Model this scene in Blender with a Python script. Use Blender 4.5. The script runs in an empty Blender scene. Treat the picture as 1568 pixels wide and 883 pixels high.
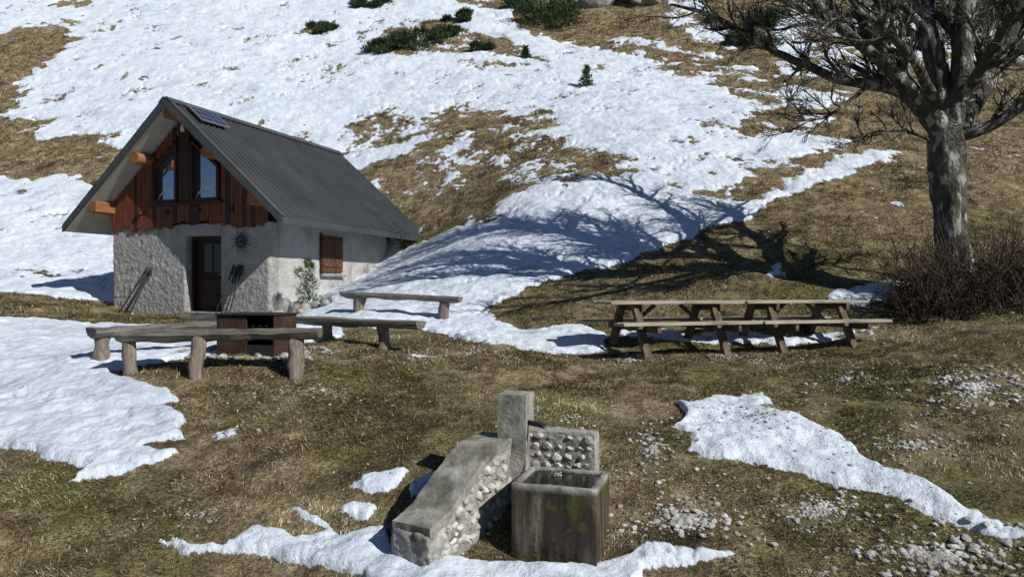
import bpy, bmesh, math, random
import numpy as np
from mathutils import Vector, Matrix, noise as mnoise
random.seed(7); rng=np.random.default_rng(11)
F=1100.0; CX=784.0; CY=441.0
scene=bpy.context.scene
def P(px,py,d): return ((px-CX)*d/F, d, (CY-py)*d/F)

# ------------------------------------------------------------ noise
TAB=rng.random((16,256,256)).astype(np.float32)
def vn(x,y,s):
    T=TAB[s%16]
    xi=np.floor(x); yi=np.floor(y); fx=x-xi; fy=y-yi
    xi=xi.astype(np.int64)&255; yi=yi.astype(np.int64)&255
    x1=(xi+1)&255; y1=(yi+1)&255
    fx=fx*fx*(3-2*fx); fy=fy*fy*(3-2*fy)
    a=T[xi,yi]*(1-fx)+T[x1,yi]*fx; b=T[xi,y1]*(1-fx)+T[x1,y1]*fx
    return (a*(1-fy)+b*fy)*2-1
def fbm(x,y,scale,octv,pers=.5,s=0):
    o=np.zeros_like(x); a=1;n=0; f=1/scale
    for i in range(octv):
        c,sn=math.cos(i*1.1+.4),math.sin(i*1.1+.4)
        o=o+a*vn((x*c-y*sn)*f+17.3*i,(x*sn+y*c)*f+7.7*i,s+i); n+=a; a*=pers; f*=2.03
    return o/n

# ------------------------------------------------------------ terrain base (thin plate spline through survey points)
ctl=[(0,883,5.2),(400,883,5.2),(784,895,5.1),(1200,883,5.2),(1568,883,5.1),
(784,866,5.4),(900,866,5.4),(640,858,5.4),(1050,852,5.45),(400,780,6.0),(0,780,6.0),(1300,780,6.0),(1568,780,5.8),(960,722,6.5),(1150,720,6.5),
(0,690,7.1),(300,690,7.0),(650,690,7.0),(1000,650,7.5),(1568,690,6.7),(1300,650,7.4),
(0,620,8.4),(400,620,8.3),(784,600,8.7),(1200,600,8.6),(1568,620,7.8),
(155,560,9.6),(307,576,8.9),(450,566,9.3),(597,549,10.1),(0,565,9.9),(784,545,10.5),(1000,538,11.1),(1220,535,11.4),(1400,530,10.8),(1568,535,9.6),
(350,525,11.8),(552,485,13.6),(680,490,13.5),(900,500,12.8),(1300,500,12.6),(1440,465,13.0),(1480,462,13.0),(1568,470,12.4),
(412,486,17),(290,487,17.6),(172,472,18.7),(80,470,17),(0,465,16.6),(-200,465,16.6),(200,508,13.4),(0,510,13),
(800,455,14.8),(960,405,16.2),(1100,400,15.4),(1300,410,14.6),(1400,360,16.2),(1568,400,14.6),
(784,380,17.6),(500,450,19),(590,405,21.6),(784,300,21.2),(784,200,28.8),(784,100,39),(784,0,52),(784,-150,75),
(1050,300,19.6),(1300,300,18.6),(1300,235,22.5),(1300,100,36),(1300,0,49),(1568,300,18.3),(1568,200,25),(1568,100,36),(1568,0,49),(1568,-150,72),
(0,440,19.2),(100,425,21),(0,350,25),(0,280,30),(0,180,38),(0,100,45),(0,0,57),(0,-150,79),(300,200,34),(300,100,43),(300,0,56),(560,300,26),(540,230,30.5),
(-500,450,17),(-500,300,27),(-500,100,45),(-500,600,8.7),(-500,800,5.8),(2100,480,10.5),(2100,350,16),(2100,150,30),(2100,0,47),(2100,650,7),(2100,850,4.9)]
C=[P(*c) for c in ctl]
C+= [(0,3,-2.2),(0,0,-2.0),(0,-10,-3.2),(0,-40,-8),(-25,-10,-3.5),(25,-10,-2.5),(-60,10,3),(60,10,6),(-60,-40,-8),(60,-40,-6),(-90,60,32),(90,60,36),(0,130,70),(-90,130,72),(90,130,76)]
C=np.array(C)
def kern(r2): return .5*r2*np.log(r2+1e-9)
n=len(C); XY=C[:,:2]
K=kern(((XY[:,None]-XY[None])**2).sum(-1))+np.eye(n)*.02
A=np.zeros((n+3,n+3)); A[:n,:n]=K; A[:n,n]=1; A[:n,n+1:]=XY; A[n,:n]=1; A[n+1:,:n]=XY.T
sol=np.linalg.solve(A,np.concatenate([C[:,2],[0,0,0]]))
def h0(x,y):
    x=np.asarray(x,dtype=np.float64); y=np.asarray(y,dtype=np.float64)
    o=sol[n]+sol[n+1]*x+sol[n+2]*y
    for i in range(n): o=o+sol[i]*kern((x-XY[i,0])**2+(y-XY[i,1])**2)
    return o
# lookup for sightlines
PXS=np.arange(-900,2600,10.0); DS=np.geomspace(2.5,135,620)
gx,gd=np.meshgrid(PXS,DS,indexing='ij'); zt=h0((gx-CX)/F*gd,gd)
SY=np.minimum.accumulate(CY-zt*F/gd,axis=1)
def hit(px,py):
    i=int(round((min(max(px,-900),2590)+900)/10)); row=-SY[i]
    k=int(np.searchsorted(row,-py)); k=min(max(k,1),len(DS)-1)
    a,b=row[k-1],row[k]; t=0 if b<=a else min(max((-py-a)/(b-a),0),1)
    d=DS[k-1]*(1-t)+DS[k]*t
    return ((px-CX)/F*d,d)

# ------------------------------------------------------------ snow cover regions
S1=[(-800,-300),(715,-300),(712,0),(760,15),(800,12),(785,45),(900,66),(1020,95),(1150,103),(1190,130),(1305,155),(1240,178),(1285,188),(1230,212),(1335,216),(1290,234),(1388,234),(1300,268),(1220,298),(1150,328),(1060,360),(990,392),(860,420),(790,450),(735,470),(690,490),(560,497),(440,486),(300,470),(170,462),(100,458),(0,447),(-800,440)]
R=[(1,.010,S1),
(-1,.012,[(-800,45),(0,52),(60,36),(120,36),(100,52),(130,58),(68,95),(45,115),(25,128),(32,160),(0,180),(-800,185)]),
(-.7,.008,[(80,14),(92,0),(140,-4),(130,14)]),
(-1,.010,[(-800,186),(0,186),(66,186),(24,205),(84,208),(145,206),(190,232),(195,268),(150,295),(116,287),(105,270),(40,281),(0,274),(-800,272)]),
(-.10,.020,[(525,190),(590,170),(640,178),(700,162),(780,172),(835,162),(855,190),(820,205),(890,215),(900,232),(970,235),(985,258),(920,270),(830,284),(770,302),(750,327),(700,352),(640,372),(560,330),(545,260),(600,250),(640,225),(515,212)]),
(-.40,.018,[(555,250),(640,232),(740,243),(830,256),(775,297),(748,327),(690,354),(640,370),(560,335)]),
(-.35,.012,[(550,200),(600,178),(640,192),(600,212)]),
(-.35,.012,[(655,190),(720,180),(800,180),(815,192),(740,200),(660,202)]),
(-.4,.012,[(1125,180),(1255,166),(1225,204),(1140,216)]),
(-.4,.014,[(1045,292),(1150,270),(1180,246),(1290,231),(1240,266),(1160,304),(1100,312)]),
(-.3,.014,[(550,75),(600,38),(690,30),(770,62),(840,88),(720,84),(600,88)]),
(-.15,.012,[(1000,95),(1150,105),(1200,130),(1190,150),(1120,135),(1040,120)]),
(.0,.012,[(690,90),(800,95),(820,105),(700,105)]),
(-.2,.012,[(700,-200),(850,-200),(870,20),(760,14),(720,0)]),
(-.5,.008,[(460,38),(515,30),(505,48),(470,52)]),
(.25,.012,[(1000,-60),(1060,-60),(1090,30),(1125,60),(1130,85),(1060,60),(1010,20)]),
(.9,.008,[(1188,30),(1250,-20),(1238,80),(1222,125),(1190,115)]),
(.1,.014,[(1240,40),(1400,20),(1568,30),(1800,60),(1800,95),(1420,110),(1240,120)]),
(-.2,.012,[(900,50),(1000,60),(1100,88),(1000,95)]),
(-.35,.015,[(1100,112),(1250,160),(1180,170),(1120,145)]),
# foreground
(1,.010,[(-800,480),(0,486),(80,490),(150,497),(240,500),(330,498),(520,500),(520,520),(430,528),(330,542),(250,555),(195,565),(165,575),(200,590),(265,597),(292,612),(262,622),(302,638),(288,655),(300,668),(240,680),(292,692),(190,720),(118,727),(150,706),(90,695),(0,680),(-800,690)]),
(.6,.008,[(328,664),(365,648),(370,666),(335,676)]),(.6,.008,[(376,657),(398,654),(394,668)]),
(.75,.012,[(440,478),(700,486),(740,470),(790,505),(880,498),(935,510),(935,542),(830,537),(740,527),(690,512),(560,500),(440,500)]),
(.5,.012,[(930,508),(1100,500),(1180,510),(1345,498),(1335,516),(1200,524),(1050,524)]),
(.6,.010,[(1250,455),(1310,440),(1350,424),(1392,430),(1378,455),(1310,466)]),(.4,.007,[(1162,418),(1200,400),(1204,424)]),
(.95,.009,[(1015,606),(1050,620),(1110,612),(1165,600),(1182,615),(1150,622),(1260,655),(1330,705),(1420,755),(1500,790),(1600,822),(1600,834),(1520,822),(1420,795),(1370,770),(1260,737),(1180,720),(1090,702),(1058,690),(1068,665),(1033,655),(1042,635)]),
(.95,.010,[(240,828),(330,830),(380,806),(440,815),(485,802),(436,772),(478,782),(520,820),(590,810),(600,840),(700,862),(800,874),(860,872),(930,860),(990,838),(1050,850),(1140,856),(1060,874),(980,882),(940,930),(620,930),(560,884),(470,868),(400,852),(330,846)]),
(.8,.007,[(533,734),(600,722),(627,718),(612,740),(590,757),(560,746)]),(.8,.007,[(513,777),(560,762),(582,772),(560,800),(535,792)]),(.9,.006,[(636,742),(690,710),(722,688),(727,700),(692,736),(640,757)])]
def dens(poly):
    o=[]
    for i,a in enumerate(poly):
        b=poly[(i+1)%len(poly)]; L=math.hypot(b[0]-a[0],b[1]-a[1]); k=max(1,int(L/70))
        for j in range(k): o.append((a[0]+(b[0]-a[0])*j/k,a[1]+(b[1]-a[1])*j/k))
    return o
REG=[(v,w,np.array([hit(*p) for p in dens(poly)])) for v,w,poly in R]
def field(x,y):
    r=np.sqrt(x*x+y*y)+.01
    f=-np.ones_like(x)
    wx=fbm(x,y,.9,4,.6,11)*.022*r; wy=fbm(x,y,.9,4,.6,13)*.022*r
    X_,Y_=x+wx,y+wy
    for v,w,pl in REG:
        m=w*r
        sel=np.where((X_>pl[:,0].min()-m)&(X_<pl[:,0].max()+m)&(Y_>pl[:,1].min()-m)&(Y_<pl[:,1].max()+m))[0]
        if len(sel)==0: continue
        xs=X_[sel];ys=Y_[sel]; d2=np.full(len(sel),1e9); ins=np.zeros(len(sel),bool)
        for i in range(len(pl)):
            ax,ay=pl[i]; bx,by=pl[(i+1)%len(pl)]; ex,ey=bx-ax,by-ay; L=ex*ex+ey*ey
            if L<1e-12: continue
            t=np.clip(((xs-ax)*ex+(ys-ay)*ey)/L,0,1)
            d2=np.minimum(d2,(xs-ax-t*ex)**2+(ys-ay-t*ey)**2)
            if ay!=by:
                c=((ay>ys)!=(by>ys))&(xs<ex*(ys-ay)/ey+ax); ins^=c
        sd=np.sqrt(d2)*np.where(ins,1,-1)
        s=np.clip(.5+sd/(2*m[sel]),0,1); s=s*s*(3-2*s)
        f[sel]=f[sel]*(1-s)+v*s
    far=np.clip((r-10)/12,0,1)
    nz=fbm(x,y,.5,5,.72,3)*(1-far)*1.7+fbm(x,y,1.3,5,.9,5)*far*3.2
    return f+nz*.75
def H(x,y,f=None,base=None):
    x=np.asarray(x,float);y=np.asarray(y,float)
    if f is None: f=field(x,y)
    r=np.sqrt(x*x+y*y); far=np.clip((r-16)/20,0,1)
    z=h0(x,y) if base is None else base
    sn=np.clip(f/.7+.1,0,1); sn=sn*sn*(3-2*sn)
    z=z+fbm(x,y,2.2,3,.5,1)*.05+far*fbm(x,y,7,4,.5,2)*.35
    z=z+(1-sn)*(fbm(x,y,.45,4,.6,8)*.06+far*fbm(x,y,1.2,3,.6,9)*.22)
    z=z+sn*(.03+.035*np.clip(f,0,1)+fbm(x,y,.36,3,.6,6)*.052+fbm(x,y,.12,2,.5,4)*.012+far*fbm(x,y,1.1,3,.6,9)*.06)
    return z
def Hz(x,y): return float(H(np.array([x],float),np.array([y],float))[0])

def np_mesh(name,co,faces,smooth=True,attrs=None):
    me=bpy.data.meshes.new(name); co=np.asarray(co,np.float32); faces=np.asarray(faces,np.int32)
    k=faces.shape[1]; me.vertices.add(len(co)); me.vertices.foreach_set('co',co.ravel())
    me.loops.add(faces.size); me.loops.foreach_set('vertex_index',faces.ravel())
    me.polygons.add(len(faces)); me.polygons.foreach_set('loop_start',np.arange(0,faces.size,k,dtype=np.int32))
    me.polygons.foreach_set('use_smooth',np.full(len(faces),smooth))
    for a,v in (attrs or {}).items():
        at=me.attributes.new(a,'FLOAT','POINT'); at.data.foreach_set('value',np.asarray(v,np.float32))
    me.update(); me.validate()
    ob=bpy.data.objects.new(name,me); scene.collection.objects.link(ob); return ob

# ------------------------------------------------------------ materials
def new_mat(name):
    m=bpy.data.materials.new(name); m.use_nodes=True; nt=m.node_tree
    return m,nt,nt.nodes['Principled BSDF']
def N(nt,t,**kw):
    nd=nt.nodes.new(t)
    for k,v in kw.items():
        if k in nd.inputs: nd.inputs[k].default_value=v
        else: setattr(nd,k,v)
    return nd
def ramp(nt,stops,fac):
    r=nt.nodes.new('ShaderNodeValToRGB'); e=r.color_ramp.elements
    while len(e)<len(stops): e.new(.5)
    for i,(p,c) in enumerate(stops):
        e[i].position=p; e[i].color=(c,c,c,1) if isinstance(c,(int,float)) else (*c,1)
    nt.links.new(fac,r.inputs[0]); return r
def mix(nt,fac,a,b,bt='MIX'):
    m=nt.nodes.new('ShaderNodeMix'); m.data_type='RGBA'; m.blend_type=bt
    for s,v in ((0,fac),(6,a),(7,b)):
        if hasattr(v,'links'): nt.links.new(v,m.inputs[s])
        else: m.inputs[s].default_value=v if s==0 else (*v,1)
    return m.outputs[2]
def noisy(name,stops,scale=6,detail=8,rough=.85,bump=.4,bscale=None,bdist=.02,stretch=(1,1,1),metal=0,second=None,spec=.3):
    m,nt,b=new_mat(name); tc=nt.nodes.new('ShaderNodeTexCoord'); mp=nt.nodes.new('ShaderNodeMapping')
    nt.links.new(tc.outputs['Object'],mp.inputs[0]); mp.inputs['Scale'].default_value=stretch
    a=N(nt,'ShaderNodeTexNoise',Scale=scale,Detail=detail,Roughness=.65); nt.links.new(mp.outputs[0],a.inputs[0])
    r=ramp(nt,stops,a.outputs[0]); col=r.outputs[0]
    if second:
        sc,lo,hi,c2=second
        a2=N(nt,'ShaderNodeTexNoise',Scale=sc,Detail=6,Roughness=.6); nt.links.new(mp.outputs[0],a2.inputs[0])
        r2=ramp(nt,[(lo,0),(hi,1)],a2.outputs[0]); col=mix(nt,r2.outputs[0],col,c2)
    nt.links.new(col,b.inputs['Base Color'])
    b.inputs['Roughness'].default_value=rough; b.inputs['Metallic'].default_value=metal; b.inputs['Specular IOR Level'].default_value=spec
    if bump:
        c=N(nt,'ShaderNodeTexNoise',Scale=bscale or scale*4,Detail=6,Roughness=.6); nt.links.new(mp.outputs[0],c.inputs[0])
        bp=N(nt,'ShaderNodeBump',Strength=bump,Distance=bdist); nt.links.new(c.outputs[0],bp.inputs['Height']); nt.links.new(bp.outputs[0],b.inputs['Normal'])
    return m

def ground_mat():
    m,nt,b=new_mat('ground'); L=nt.links.new
    g=nt.nodes.new('ShaderNodeNewGeometry'); pos=g.outputs['Position']
    def no(s,d=6,r=.6):
        a=N(nt,'ShaderNodeTexNoise',Scale=s,Detail=d,Roughness=r); L(pos,a.inputs[0]); return a.outputs[0]
    n1=no(.45,4,.6); n2=no(3.2,8,.7); n3=no(28,5,.7); n4=no(1.1,5,.65)
    dry=ramp(nt,[(.3,(.065,.046,.026)),(.45,(.19,.145,.080)),(.57,(.31,.25,.15)),(.72,(.46,.39,.26))],n2).outputs[0]
    grn=ramp(nt,[(.3,(.045,.045,.015)),(.5,(.130,.125,.042)),(.7,(.24,.22,.085))],n2).outputs[0]
    gf=ramp(nt,[(.44,.05),(.58,.8)],n1).outputs[0]
    sx=nt.nodes.new('ShaderNodeSeparateXYZ'); L(pos,sx.inputs[0])
    mr=N(nt,'ShaderNodeMapRange'); hr=ramp(nt,[(0,1),(1,.2)],mr.outputs[0])
    mr.inputs['From Min'].default_value=0; mr.inputs['From Max'].default_value=4; L(sx.outputs[2],mr.inputs[0])
    mm=N(nt,'ShaderNodeMath',operation='MULTIPLY'); L(gf,mm.inputs[0]); L(hr.outputs[0],mm.inputs[1])
    c=mix(nt,mm.outputs[0],dry,grn)
    fine=ramp(nt,[(.3,.2),(.5,.92),(.7,1.7)],n3).outputs[0]
    c=mix(nt,1.0,c,fine,'MULTIPLY')
    soil=ramp(nt,[(.56,0),(.66,.85)],n4).outputs[0]
    c=mix(nt,soil,c,(.05,.036,.024))
    at=N(nt,'ShaderNodeAttribute',attribute_name='wet'); c=mix(nt,at.outputs['Fac'],c,(.035,.026,.018))
    sa=N(nt,'ShaderNodeAttribute',attribute_name='snow')
    nn=no(9,7,.8); ad=N(nt,'ShaderNodeMath',operation='MULTIPLY_ADD'); L(nn,ad.inputs[0]); ad.inputs[1].default_value=1.9
    sb=N(nt,'ShaderNodeMath',operation='SUBTRACT'); L(sa.outputs['Fac'],sb.inputs[0]); sb.inputs[1].default_value=.95; L(sb.outputs[0],ad.inputs[2])
    sf=ramp(nt,[(0,0),(.09,1)],ad.outputs[0]).outputs[0]
    dirt=no(.9,8,.75); sc=ramp(nt,[(.34,(.49,.55,.64)),(.47,(.65,.72,.81)),(.6,(.75,.81,.89))],dirt).outputs[0]
    s12=no(7,6,.75); sc=mix(nt,1.0,sc,ramp(nt,[(.33,.74),(.5,.98),(.65,1.06)],s12).outputs[0],'MULTIPLY')
    spk=ramp(nt,[(.70,0),(.76,.6)],no(14,3,.6)).outputs[0]
    sc=mix(nt,spk,sc,(.36,.33,.30))
    edge=ramp(nt,[(.0,.6),(.35,0)],ad.outputs[0]).outputs[0]; sc=mix(nt,edge,sc,(.48,.46,.44))
    col=mix(nt,sf,c,sc); L(col,b.inputs['Base Color'])
    b.inputs['Specular IOR Level'].default_value=.2
    rr=ramp(nt,[(0,.9),(1,.6)],sf); L(rr.outputs[0],b.inputs['Roughness'])
    gb=N(nt,'ShaderNodeMath',operation='ADD'); L(n3,gb.inputs[0]); L(n2,gb.inputs[1])
    hm=mix(nt,sf,gb.outputs[0],s12)
    bp=N(nt,'ShaderNodeBump',Strength=.85,Distance=.06); L(hm,bp.inputs['Height']); L(bp.outputs[0],b.inputs['Normal'])
    return m

# ------------------------------------------------------------ terrain mesh
ang=np.concatenate([np.linspace(-180,-42,46)[:-1],np.linspace(-42,42,841),np.linspace(42,180,46)[1:]])
rad=np.concatenate([np.geomspace(.25,4.2,26)[:-1],np.geomspace(4.2,75,860),np.geomspace(75,240,40)[1:]])
AA,RR=np.meshgrid(np.radians(ang),rad,indexing='ij')
X=(RR*np.sin(AA)).ravel(); Y=(RR*np.cos(AA)).ravel()
rr=RR.ravel(); sh=np.clip(120/np.maximum(rr,1),0,1)
base=h0(X*sh,Y*sh)+np.maximum(rr-120,0)*.12*np.sign(Y)
fld=field(X,Y); Z=H(X,Y,fld,base)
na,nr=AA.shape; idx=np.arange(na*nr).reshape(na,nr)
fc=np.stack([idx[:-1,:-1],idx[1:,:-1],idx[1:,1:],idx[:-1,1:]],-1).reshape(-1,4)[:,::-1]
wc=hit(1010,832); wet=np.exp(-(((X-wc[0])/.38)**2+((Y-wc[1])/.22)**2))*1.2+np.exp(-(((X-.35)/.5)**2+((Y-5.45)/.2)**2))
wet=np.clip(wet+fbm(X,Y,.3,3,.5,2)*.3*(wet>.1),0,.9)
ground=np_mesh('ground',np.stack([X,Y,Z],-1),fc,True,{'snow':fld,'wet':wet})
ground.data.materials.append(ground_mat())

# ------------------------------------------------------------ grass
def grass():
    M=680000
    r=np.exp(rng.uniform(math.log(4.4),math.log(60),M)); a=np.radians(rng.uniform(-38,38,M))
    x=r*np.sin(a); y=r*np.cos(a)
    f=field(x,y)
    dn=fbm(x,y,.5,3,.6,12)
    k=(f<.10)&(dn>-.34+rng.random(M)*.3); x,y,r,f=x[k],y[k],r[k],f[k]
    lx=(x+10.39)*.94-(y-18.69)*.342; ly=(x+10.39)*.342+(y-18.69)*.94
    k=~((lx>-.05)&(lx<5)&(ly>0)&(ly<6.3)); x,y,r,f=x[k],y[k],r[k],f[k]
    k=~((np.abs(x-.35)<.36)&(np.abs(y-5.6)<.36)); x,y,r,f=x[k],y[k],r[k],f[k]
    M=len(x); z=H(x,y,f)
    L=(.018+.0034*r)*rng.uniform(.5,1.5,M); w=(.0017+.00040*r)*rng.uniform(.7,1.4,M)
    th=fbm(x,y,1.3,2,.5,7)*2.5-1.2+rng.normal(0,.8,M); el=np.abs(rng.normal(.28,.35,M))
    dx=np.cos(th)*np.cos(el)*L; dy=np.sin(th)*np.cos(el)*L; dz=np.sin(el)*L
    px=-np.sin(th)*w; py=np.cos(th)*w
    v=np.empty((M,3,3)); v[:,0]=np.stack([x-px,y-py,z-.002],-1); v[:,1]=np.stack([x+px,y+py,z-.002],-1); v[:,2]=np.stack([x+dx,y+dy,z+dz+.004],-1)
    gsel=fbm(x,y,2.0,4,.6,10)*1.7+.12+rng.normal(0,.35,M)-np.clip(z/4,0,1)*.5
    pt=fbm(x,y,.7,4,.6,1)*.7
    col=np.repeat(np.clip(gsel*.5+.5,0,1),3); br=np.repeat(np.clip(rng.random(M)+pt,0,1),3)
    ob=np_mesh('grass',v.reshape(-1,3),np.arange(M*3).reshape(-1,3),False,{'green':col,'bri':br})
    m,nt,b=new_mat('grass_blades'); a1=N(nt,'ShaderNodeAttribute',attribute_name='green'); a2=N(nt,'ShaderNodeAttribute',attribute_name='bri')
    d=ramp(nt,[(0,(.10,.070,.038)),(.4,(.32,.25,.145)),(.8,(.56,.47,.30)),(1,(.76,.67,.47))],a2.outputs['Fac']).outputs[0]
    gg=ramp(nt,[(0,(.050,.053,.017)),(.6,(.18,.178,.058)),(1,(.35,.33,.135))],a2.outputs['Fac']).outputs[0]
    fa=ramp(nt,[(.45,0),(.75,1)],a1.outputs['Fac']).outputs[0]
    nt.links.new(mix(nt,fa,d,gg),b.inputs['Base Color']); b.inputs['Roughness'].default_value=.7; b.inputs['Specular IOR Level'].default_value=.2
    ob.data.materials.append(m)
grass()

# ------------------------------------------------------------ rocks
bm=bmesh.new(); bmesh.ops.create_icosphere(bm,subdivisions=2,radius=1); ICO=np.array([v.co for v in bm.verts]); ICF=np.array([[v.index for v in f.verts] for f in bm.faces]); bm.free()
def rock_shape(flat=.6,rough=.35,hard=True):
    v=ICO.copy()
    for _ in range(9 if hard else 4):
        d=rng.normal(size=3); d/=np.linalg.norm(d); h=rng.uniform(.5,.85); t=v@d; o=np.maximum(t-h,0); v-=o[:,None]*d
    v+=rng.normal(0,.03,v.shape); v*=np.array([1,rng.uniform(.6,1),flat*rng.uniform(.7,1.2)]); a=rng.uniform(0,6.28)
    c,s=math.cos(a),math.sin(a); return v@np.array([[c,s,0],[-s,c,0],[0,0,1]])
def rocks(name,items,mat,hard=True,flat=.6):
    vs=[];fs=[];o=0
    shapes=[rock_shape(flat,hard=hard) for _ in range(40)]
    for (x,y,z,s) in items:
        v=shapes[rng.integers(40)]*s+np.array([x,y,z]); vs.append(v); fs.append(ICF+o); o+=len(v)
    ob=np_mesh(name,np.concatenate(vs),np.concatenate(fs),False); ob.data.materials.append(mat); return ob
m_stone=noisy('limestone',[(.3,(.16,.155,.14)),(.5,(.36,.35,.325)),(.7,(.62,.61,.58))],scale=2.2,bump=.5,bscale=40,bdist=.01)
m_stone_w=noisy('wall_stone',[(.3,(.22,.21,.185)),(.5,(.43,.415,.38)),(.7,(.62,.605,.57))],scale=6,bump=.7,bscale=40,bdist=.01,second=(4,.58,.70,(.18,.175,.13)))
m_stone_d=noisy('stone_grey',[(.3,(.12,.115,.10)),(.5,(.27,.26,.24)),(.7,(.45,.44,.41))],scale=5,bump=.5,bscale=30,bdist=.01)
it=[]
def scat(cx,cy,rx,ry,cnt,smin,smax):
    pts=[]
    for _ in range(cnt):
        a=rng.uniform(0,6.28); q=math.sqrt(rng.random())*abs(rng.normal(0,.5)+.3)
        pts.append(hit(cx+math.cos(a)*rx*q,cy+math.sin(a)*ry*q))
    pts=np.array(pts); z=H(pts[:,0],pts[:,1]); s=smin*(smax/smin)**(rng.random(cnt)**2.0)
    for i in range(cnt): it.append((pts[i,0],pts[i,1],z[i]+s[i]*.15,s[i]))
scat(1050,800,130,40,520,.008,.05); scat(1430,850,220,55,900,.008,.05); scat(1490,590,160,80,800,.010,.05); scat(1000,690,70,80,330,.008,.04)
scat(850,760,500,120,420,.006,.024); scat(430,550,120,14,130,.012,.05); scat(720,540,260,40,300,.008,.035); scat(1100,545,260,14,220,.01,.04)
scat(1250,780,320,90,700,.006,.036); scat(500,600,400,60,260,.008,.028); scat(1480,470,110,14,200,.015,.06); scat(960,550,40,12,50,.02,.06)
scat(640,545,60,12,50,.02,.05); scat(1150,640,250,60,300,.006,.03); scat(1300,580,250,50,300,.008,.034); scat(300,780,300,60,140,.006,.018)
scat(1400,680,200,60,350,.008,.036); scat(880,640,120,40,90,.008,.03)
rocks('gravel',it,m_stone)

# ------------------------------------------------------------ generic builders
def link(ob,parent=None):
    scene.collection.objects.link(ob)
    if parent: ob.parent=parent
    return ob
def empty(name,loc,rz=0):
    e=bpy.data.objects.new(name,None); e.location=loc; e.rotation_euler=(0,0,rz); scene.collection.objects.link(e); return e
def poly_ob(name,verts,faces,mat,parent=None,bevel=0,smooth=False):
    me=bpy.data.meshes.new(name); me.from_pydata([tuple(v) for v in verts],[],faces); me.update()
    bm=bmesh.new(); bm.from_mesh(me); bmesh.ops.recalc_face_normals(bm,faces=bm.faces)
    if bevel: bmesh.ops.bevel(bm,geom=bm.edges[:],offset=bevel,segments=1,affect='EDGES')
    bm.to_mesh(me); bm.free()
    if smooth: me.shade_smooth()
    me.materials.append(mat); return link(bpy.data.objects.new(name,me),parent)
BF=[(0,1,2,3),(4,7,6,5),(0,4,5,1),(1,5,6,2),(2,6,7,3),(3,7,4,0)]
def box(name,lo,hi,mat,parent=None,bevel=.004):
    x0,y0,z0=lo;x1,y1,z1=hi
    return poly_ob(name,[(x0,y0,z0),(x1,y0,z0),(x1,y1,z0),(x0,y1,z0),(x0,y0,z1),(x1,y0,z1),(x1,y1,z1),(x0,y1,z1)],BF,mat,parent,bevel)
def beam(name,a,b,w,h,mat,parent=None,up=(0,0,1),bevel=.004):
    a=Vector(a);b=Vector(b);d=(b-a).normalized();s=d.cross(Vector(up)).normalized();u=s.cross(d)
    vs=[]
    for p in (a,b):
        for i,j in ((-1,-1),(1,-1),(1,1),(-1,1)): vs.append(p+s*(i*w/2)+u*(j*h/2))
    return poly_ob(name,vs,[(0,1,2,3),(4,7,6,5),(0,4,5,1),(1,5,6,2),(2,6,7,3),(3,7,4,0)],mat,parent,bevel)
def tube_np(pts,rad,ns):
    pts=np.asarray(pts,float); k=len(pts); t=np.gradient(pts,axis=0); t/=np.linalg.norm(t,axis=1)[:,None]+1e-9
    ref=np.array([.3,.2,.93]) if abs(t[0]@np.array([.3,.2,.93]))<.9 else np.array([1,0,0])
    u=np.cross(t,ref); u/=np.linalg.norm(u,axis=1)[:,None]+1e-9; v=np.cross(t,u)
    an=np.arange(ns)*2*math.pi/ns
    co=pts[:,None]+np.asarray(rad)[:,None,None]*(np.cos(an)[None,:,None]*u[:,None]+np.sin(an)[None,:,None]*v[:,None])
    i=np.arange(k-1)[:,None]*ns; j=np.arange(ns)[None]; j2=(j+1)%ns
    f=np.stack([i+j,i+j2,i+ns+j2,i+ns+j],-1).reshape(-1,4)
    return co.reshape(-1,3),f
def cyl(name,pts,rad,ns,mat,parent=None,lump=0):
    co,f=tube_np(pts,rad,ns); k=len(pts)
    if lump:
        for i in range(len(co)):
            c=np.array(pts[i//ns]); q=mnoise.noise(Vector(co[i])*6+Vector((3,1,7))); co[i]+=(co[i]-c)*lump*q
    faces=[tuple(q) for q in f]+[tuple(range(ns-1,-1,-1)),tuple(range((k-1)*ns,k*ns))]
    o=poly_ob(name,co,faces,mat,parent)
    for p in o.data.polygons: p.use_smooth=len(p.vertices)==4
    return o
def subdiv_rough(ob,cuts_len,amp,scale,smooth=True):
    bm=bmesh.new(); bm.from_mesh(ob.data)
    for _ in range(6):
        e=[e for e in bm.edges if e.calc_length()>cuts_len]
        if not e: break
        bmesh.ops.subdivide_edges(bm,edges=e,cuts=1,use_grid_fill=True)
    bmesh.ops.triangulate(bm,faces=[f for f in bm.faces if len(f.verts)>4])
    bm.normal_update()
    off=[]
    for v in bm.verts:
        q=mnoise.fractal(v.co*scale,.7,2.1,4); off.append(v.normal*(q*amp))
    for v,o in zip(bm.verts,off): v.co+=o
    bm.to_mesh(ob.data); bm.free()
    if smooth: ob.data.shade_smooth()
    else: ob.data.shade_smooth(); ob.data.set_sharp_from_angle(angle=math.radians(50))

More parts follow.
